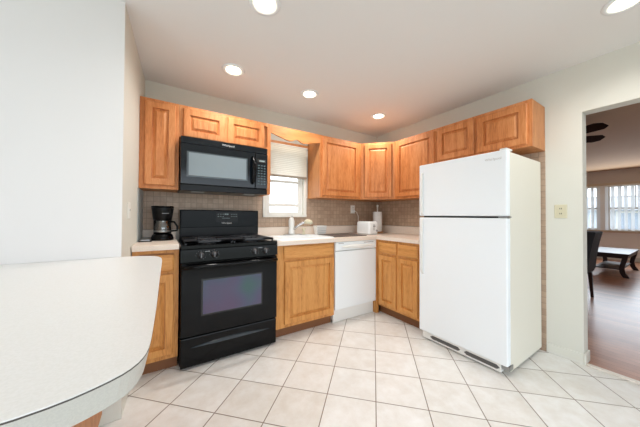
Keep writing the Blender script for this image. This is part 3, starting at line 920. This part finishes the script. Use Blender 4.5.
# splash guard & tray
o = build('splash_guard', MB().prism([(-.2795, -.35), (-.2755, -.35), (-.2625, -.035), (-.2665, -.035)], .941, 1.366), mat('dull_grey_panel', (176, 182, 182), .5), loc=(-.27, -.2, .916))
tag(o, 'grey metal panel standing against the side wall behind the coffee maker', 'panel')
c = thing('serving_tray', 'thin silver tray with black rim lying behind the coffee maker', 'tray', (-.235, -.25, .94))
build('rim', MB().loft([rr(-.270, -.185, -.36, -.06, .012, .9405), rr(-.270, -.185, -.36, -.06, .012, .949)]).xform(Matrix.Identity(4)), M_BLACKM, c)
build('surface', MB().loft([rr(-.266, -.189, -.355, -.065, .012, .949), rr(-.266, -.189, -.355, -.065, .012, .957)]), M_STEEL, c)

# ------------------------------------------------------------------ refrigerator
c = thing('refrigerator', 'white top freezer refrigerator standing against the right wall', 'refrigerator', (2.3, -1.61, 0))
fy0, fy1 = -1.972, -1.259
build('cabinet', box(2.026, 2.655, fy0 + .004, fy1 - .004, .028, 1.632, bev=.006), M_FRSIDE, c)
build('gasket', box(2.016, 2.028, fy0 + .012, fy1 - .012, .085, 1.625), M_SLOT, c)
fz = build('freezer_door', box(1.958, 2.018, fy0, fy1, 1.158, 1.640, bev=.009), M_FRIDGE, c)
fd = build('fridge_door', box(1.958, 2.018, fy0, fy1, .082, 1.143, bev=.009), M_FRIDGE, c)
def fr_handle(z0, z1, par):
    y = fy1 - .038
    build('handle', MB().tube([(1.960, y, z0), (1.949, y, z0 + .02), (1.944, y, z0 + .09), (1.943, y, (z0 + z1) / 2), (1.944, y, z1 - .09), (1.949, y, z1 - .02), (1.960, y, z1)], [.010, .012, .010, .009, .010, .012, .010], 10), M_WPLAST, par)
fr_handle(1.170, 1.560, fz); fr_handle(.62, 1.130, fd)
text_mesh('Whirlpool', .026, frame((1.9575, -1.885, 1.575), (0, -1, 0), (-1, 0, 0)), parent=fz, mat_=mat('pale_badge', (190, 190, 188), .4))
build('top_hinge', box(1.97, 2.07, fy0 + .004, fy0 + .05, 1.640, 1.654, bev=.004), M_WPLAST, c)
build('middle_hinge', box(1.972, 2.03, fy0 - .002, fy0 + .06, 1.145, 1.156, bev=.001), M_STEEL, c)
build('bottom_hinge', MB().box(1.985, 2.05, fy0 - .002, fy0 + .05, .045, .078, bev=.002).lathe([(.010, 0), (.010, .03)], (2.0, fy0 + .02, .052), n=12), M_STEEL, c)
gr = build('base_grille', box(1.982, 2.03, fy0 + .05, fy1 - .02, .014, .078, bev=.004), M_WPLAST, c)
M_VENT = mat('grey_vent', (92, 90, 88), .6)
for a, b in ((-1.915, -1.66), (-1.63, -1.36)):
    build('vent_slot', MB().loft([[(x, y, z) for y, z in ((a, .045), (a + .02, .030), (b - .02, .030), (b, .045), (b - .02, .060), (a + .02, .060))] for x in (1.9835, 1.980)]), M_VENT, gr)
for y in (fy0 + .07, fy1 - .07):
    build('roller', MB().lathe([(.014, -.02), (.014, .02)], (2.09, y, .0145), 'x', 14), M_SLOT, c)
    build('roller', MB().lathe([(.014, -.02), (.014, .02)], (2.58, y, .0145), 'x', 14), M_SLOT, c)

# ------------------------------------------------------------------ peninsula
out = [(-2.3, -.932), (-.40, -.932), (-.30, -.934), (-.225, -.948), (-.155, -.985), (-.122, -1.045), (-.111, -1.13), (-.115, -1.40), (-.119, -1.63), (-.122, -1.90), (-.126, -2.08), (-.128, -2.150), (-.131, -2.188), (-.139, -2.218), (-.155, -2.243), (-.181, -2.261), (-.22, -2.278), (-.27, -2.286), (-.45, -2.290), (-2.3, -2.290)]
def smooth(p, keep=1):
    q = [p[0]]
    for a, b in zip(p[:-1], p[1:]):
        q.append((a[0] * .75 + b[0] * .25, a[1] * .75 + b[1] * .25)); q.append((a[0] * .25 + b[0] * .75, a[1] * .25 + b[1] * .75))
    return q + [p[-1]]
so = smooth(out)
CXM, CYM = -1.2, -1.6
lowo = [(x - .008 if x > -1 else x, y + (.008 if y < -1.2 and x > -2 else 0)) for x, y in so]
c = thing('peninsula_counter', 'white laminate peninsula counter with rounded grey edge in the left foreground', 'counter', (-1.2, -1.6, .87))
PZ = .914
build('top', MB().prism(so, PZ - .002, PZ), M_PENT, c)
build('seam', MB().prism(so, PZ - .0045, PZ - .002), M_SEAM, c)
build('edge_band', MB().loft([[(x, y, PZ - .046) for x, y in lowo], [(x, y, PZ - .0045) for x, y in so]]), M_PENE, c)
c = thing('base_cabinet', 'oak base cabinet tucked beneath the white peninsula counter', 'cabinet', (-1.2, -1.6, 0), 'oak base cabinets')
build('body', box(-2.25, -.385, -1.95, -1.02, .10, PZ - .051), M_OAKL, c)
build('end_panel', box(-.385, -.370, -1.97, -1.00, .10, PZ - .051), M_OAKD, c)
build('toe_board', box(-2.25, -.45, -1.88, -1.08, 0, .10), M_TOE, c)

# ------------------------------------------------------------------ living room things
c = thing('dining_chair', 'black upholstered high back chair just past the doorway', 'chair', (4.9, -1.6, 0))
xa, xb = 4.72, 5.16
prof = [(-1.74, .42), (-1.885, .42), (-1.900, .60), (-1.928, .80), (-1.958, .945), (-1.950, .955), (-1.80, .955), (-1.79, .93), (-1.76, .75), (-1.74, .55)]
build('backrest', MB().loft([[(x, y, z) for y, z in prof] for x in (xa, xb)]), M_DCLOTH, c)
build('seat', box(xa, xb, -1.86, -1.34, .36, .47, bev=.02), M_DCLOTH, c)
for x in (xa + .03, xb - .03):
    for y, e in ((-1.835, -.02), (-1.37, 0)):
        build('leg', MB().loft([[(x + a * s, y + off_ + b * s, z) for a, b in ((-1, -1), (1, -1), (1, 1), (-1, 1))] for z, s, off_ in ((0, .014, e), (.36, .022, 0))]), M_DARKW, c)

c = thing('coffee_table', 'dark glossy wooden coffee table with curved legs under the living room windows', 'table', (7.95, -1.7, 0))
tx0, tx1, ty0, ty1 = 7.28, 8.62, -1.975, -1.40
build('table_top', box(tx0, tx1, ty0, ty1, .425, .455, bev=.005), M_DARKW, c)
build('apron', MB().box(tx0 + .03, tx1 - .03, ty0 + .03, ty0 + .05, .36, .425).box(tx0 + .03, tx1 - .03, ty1 - .05, ty1 - .03, .36, .425).box(tx0 + .03, tx0 + .05, ty0 + .05, ty1 - .05, .36, .425).box(tx1 - .05, tx1 - .03, ty0 + .05, ty1 - .05, .36, .425), M_DARKW, c)
build('shelf', box(tx0 + .09, tx1 - .09, ty0 + .10, ty1 - .10, .13, .15, bev=.004), M_DARKW, c)
for x, sx in ((tx0 + .04, 1), (tx1 - .04, -1)):
    for y, sy in ((ty0 + .05, 1), (ty1 - .05, -1)):
        pts = [(0, .425, .035), (.02, .34, .035), (.055, .25, .032), (.075, .17, .032), (.06, .09, .036), (.01, .03, .04), (-.02, 0, .035)]
        pts = [(d0 * .6, z, s_) for d0, z, s_ in pts]
        build('leg', MB().loft([[(x + a * .028, y + sy * d0 + b * s, z) for a, b in ((-1, -1), (1, -1), (1, 1), (-1, 1))] for d0, z, s in pts], sm=False), M_DARKW, c)

c = thing('ceiling_fan', 'dark ceiling fan seen through the doorway', 'ceiling fan', (4.6, -1.55, 2.41))
fc = Vector((4.56, -1.52, 2.25))
M_BLADE = mat('dark_fan_blade', (44, 28, 24), .7, spec=.1)
build('canopy', MB().lathe([(.07, 0), (.06, -.04), (.015, -.05)], (fc.x, fc.y, 2.409)), M_DARKW, c)
build('downrod', MB().lathe([(.012, 0), (.012, .08)], (fc.x, fc.y, 2.29), n=10), M_DARKW, c)
build('motor_housing', MB().lathe([(.06, -.05), (.11, -.03), (.12, .01), (.09, .04), (.02, .05)], tuple(fc)), M_DARKW, c)
for k in range(5):
    a = math.radians(-116 + 72 * k)
    u = Vector((math.cos(a), math.sin(a), 0)); v_ = Vector((-math.sin(a), math.cos(a), -.32))
    def pt(r, s, h): return fc + u * r + v_ * s + Vector((0, 0, h))
    pr = [(.17, -.055), (.60, -.08), (.665, -.04), (.665, .04), (.60, .08), (.17, .055)]
    bl = build('blade', MB().loft([[pt(r, s, h) for r, s in pr] for h in (-.004, .004)]), M_BLADE, c)
    build('blade_iron', MB().loft([[pt(r, s, h) for r, s in ((.09, -.015), (.24, -.02), (.24, .02), (.09, .015))] for h in (-.012, -.005)]), M_BLACKM, bl)
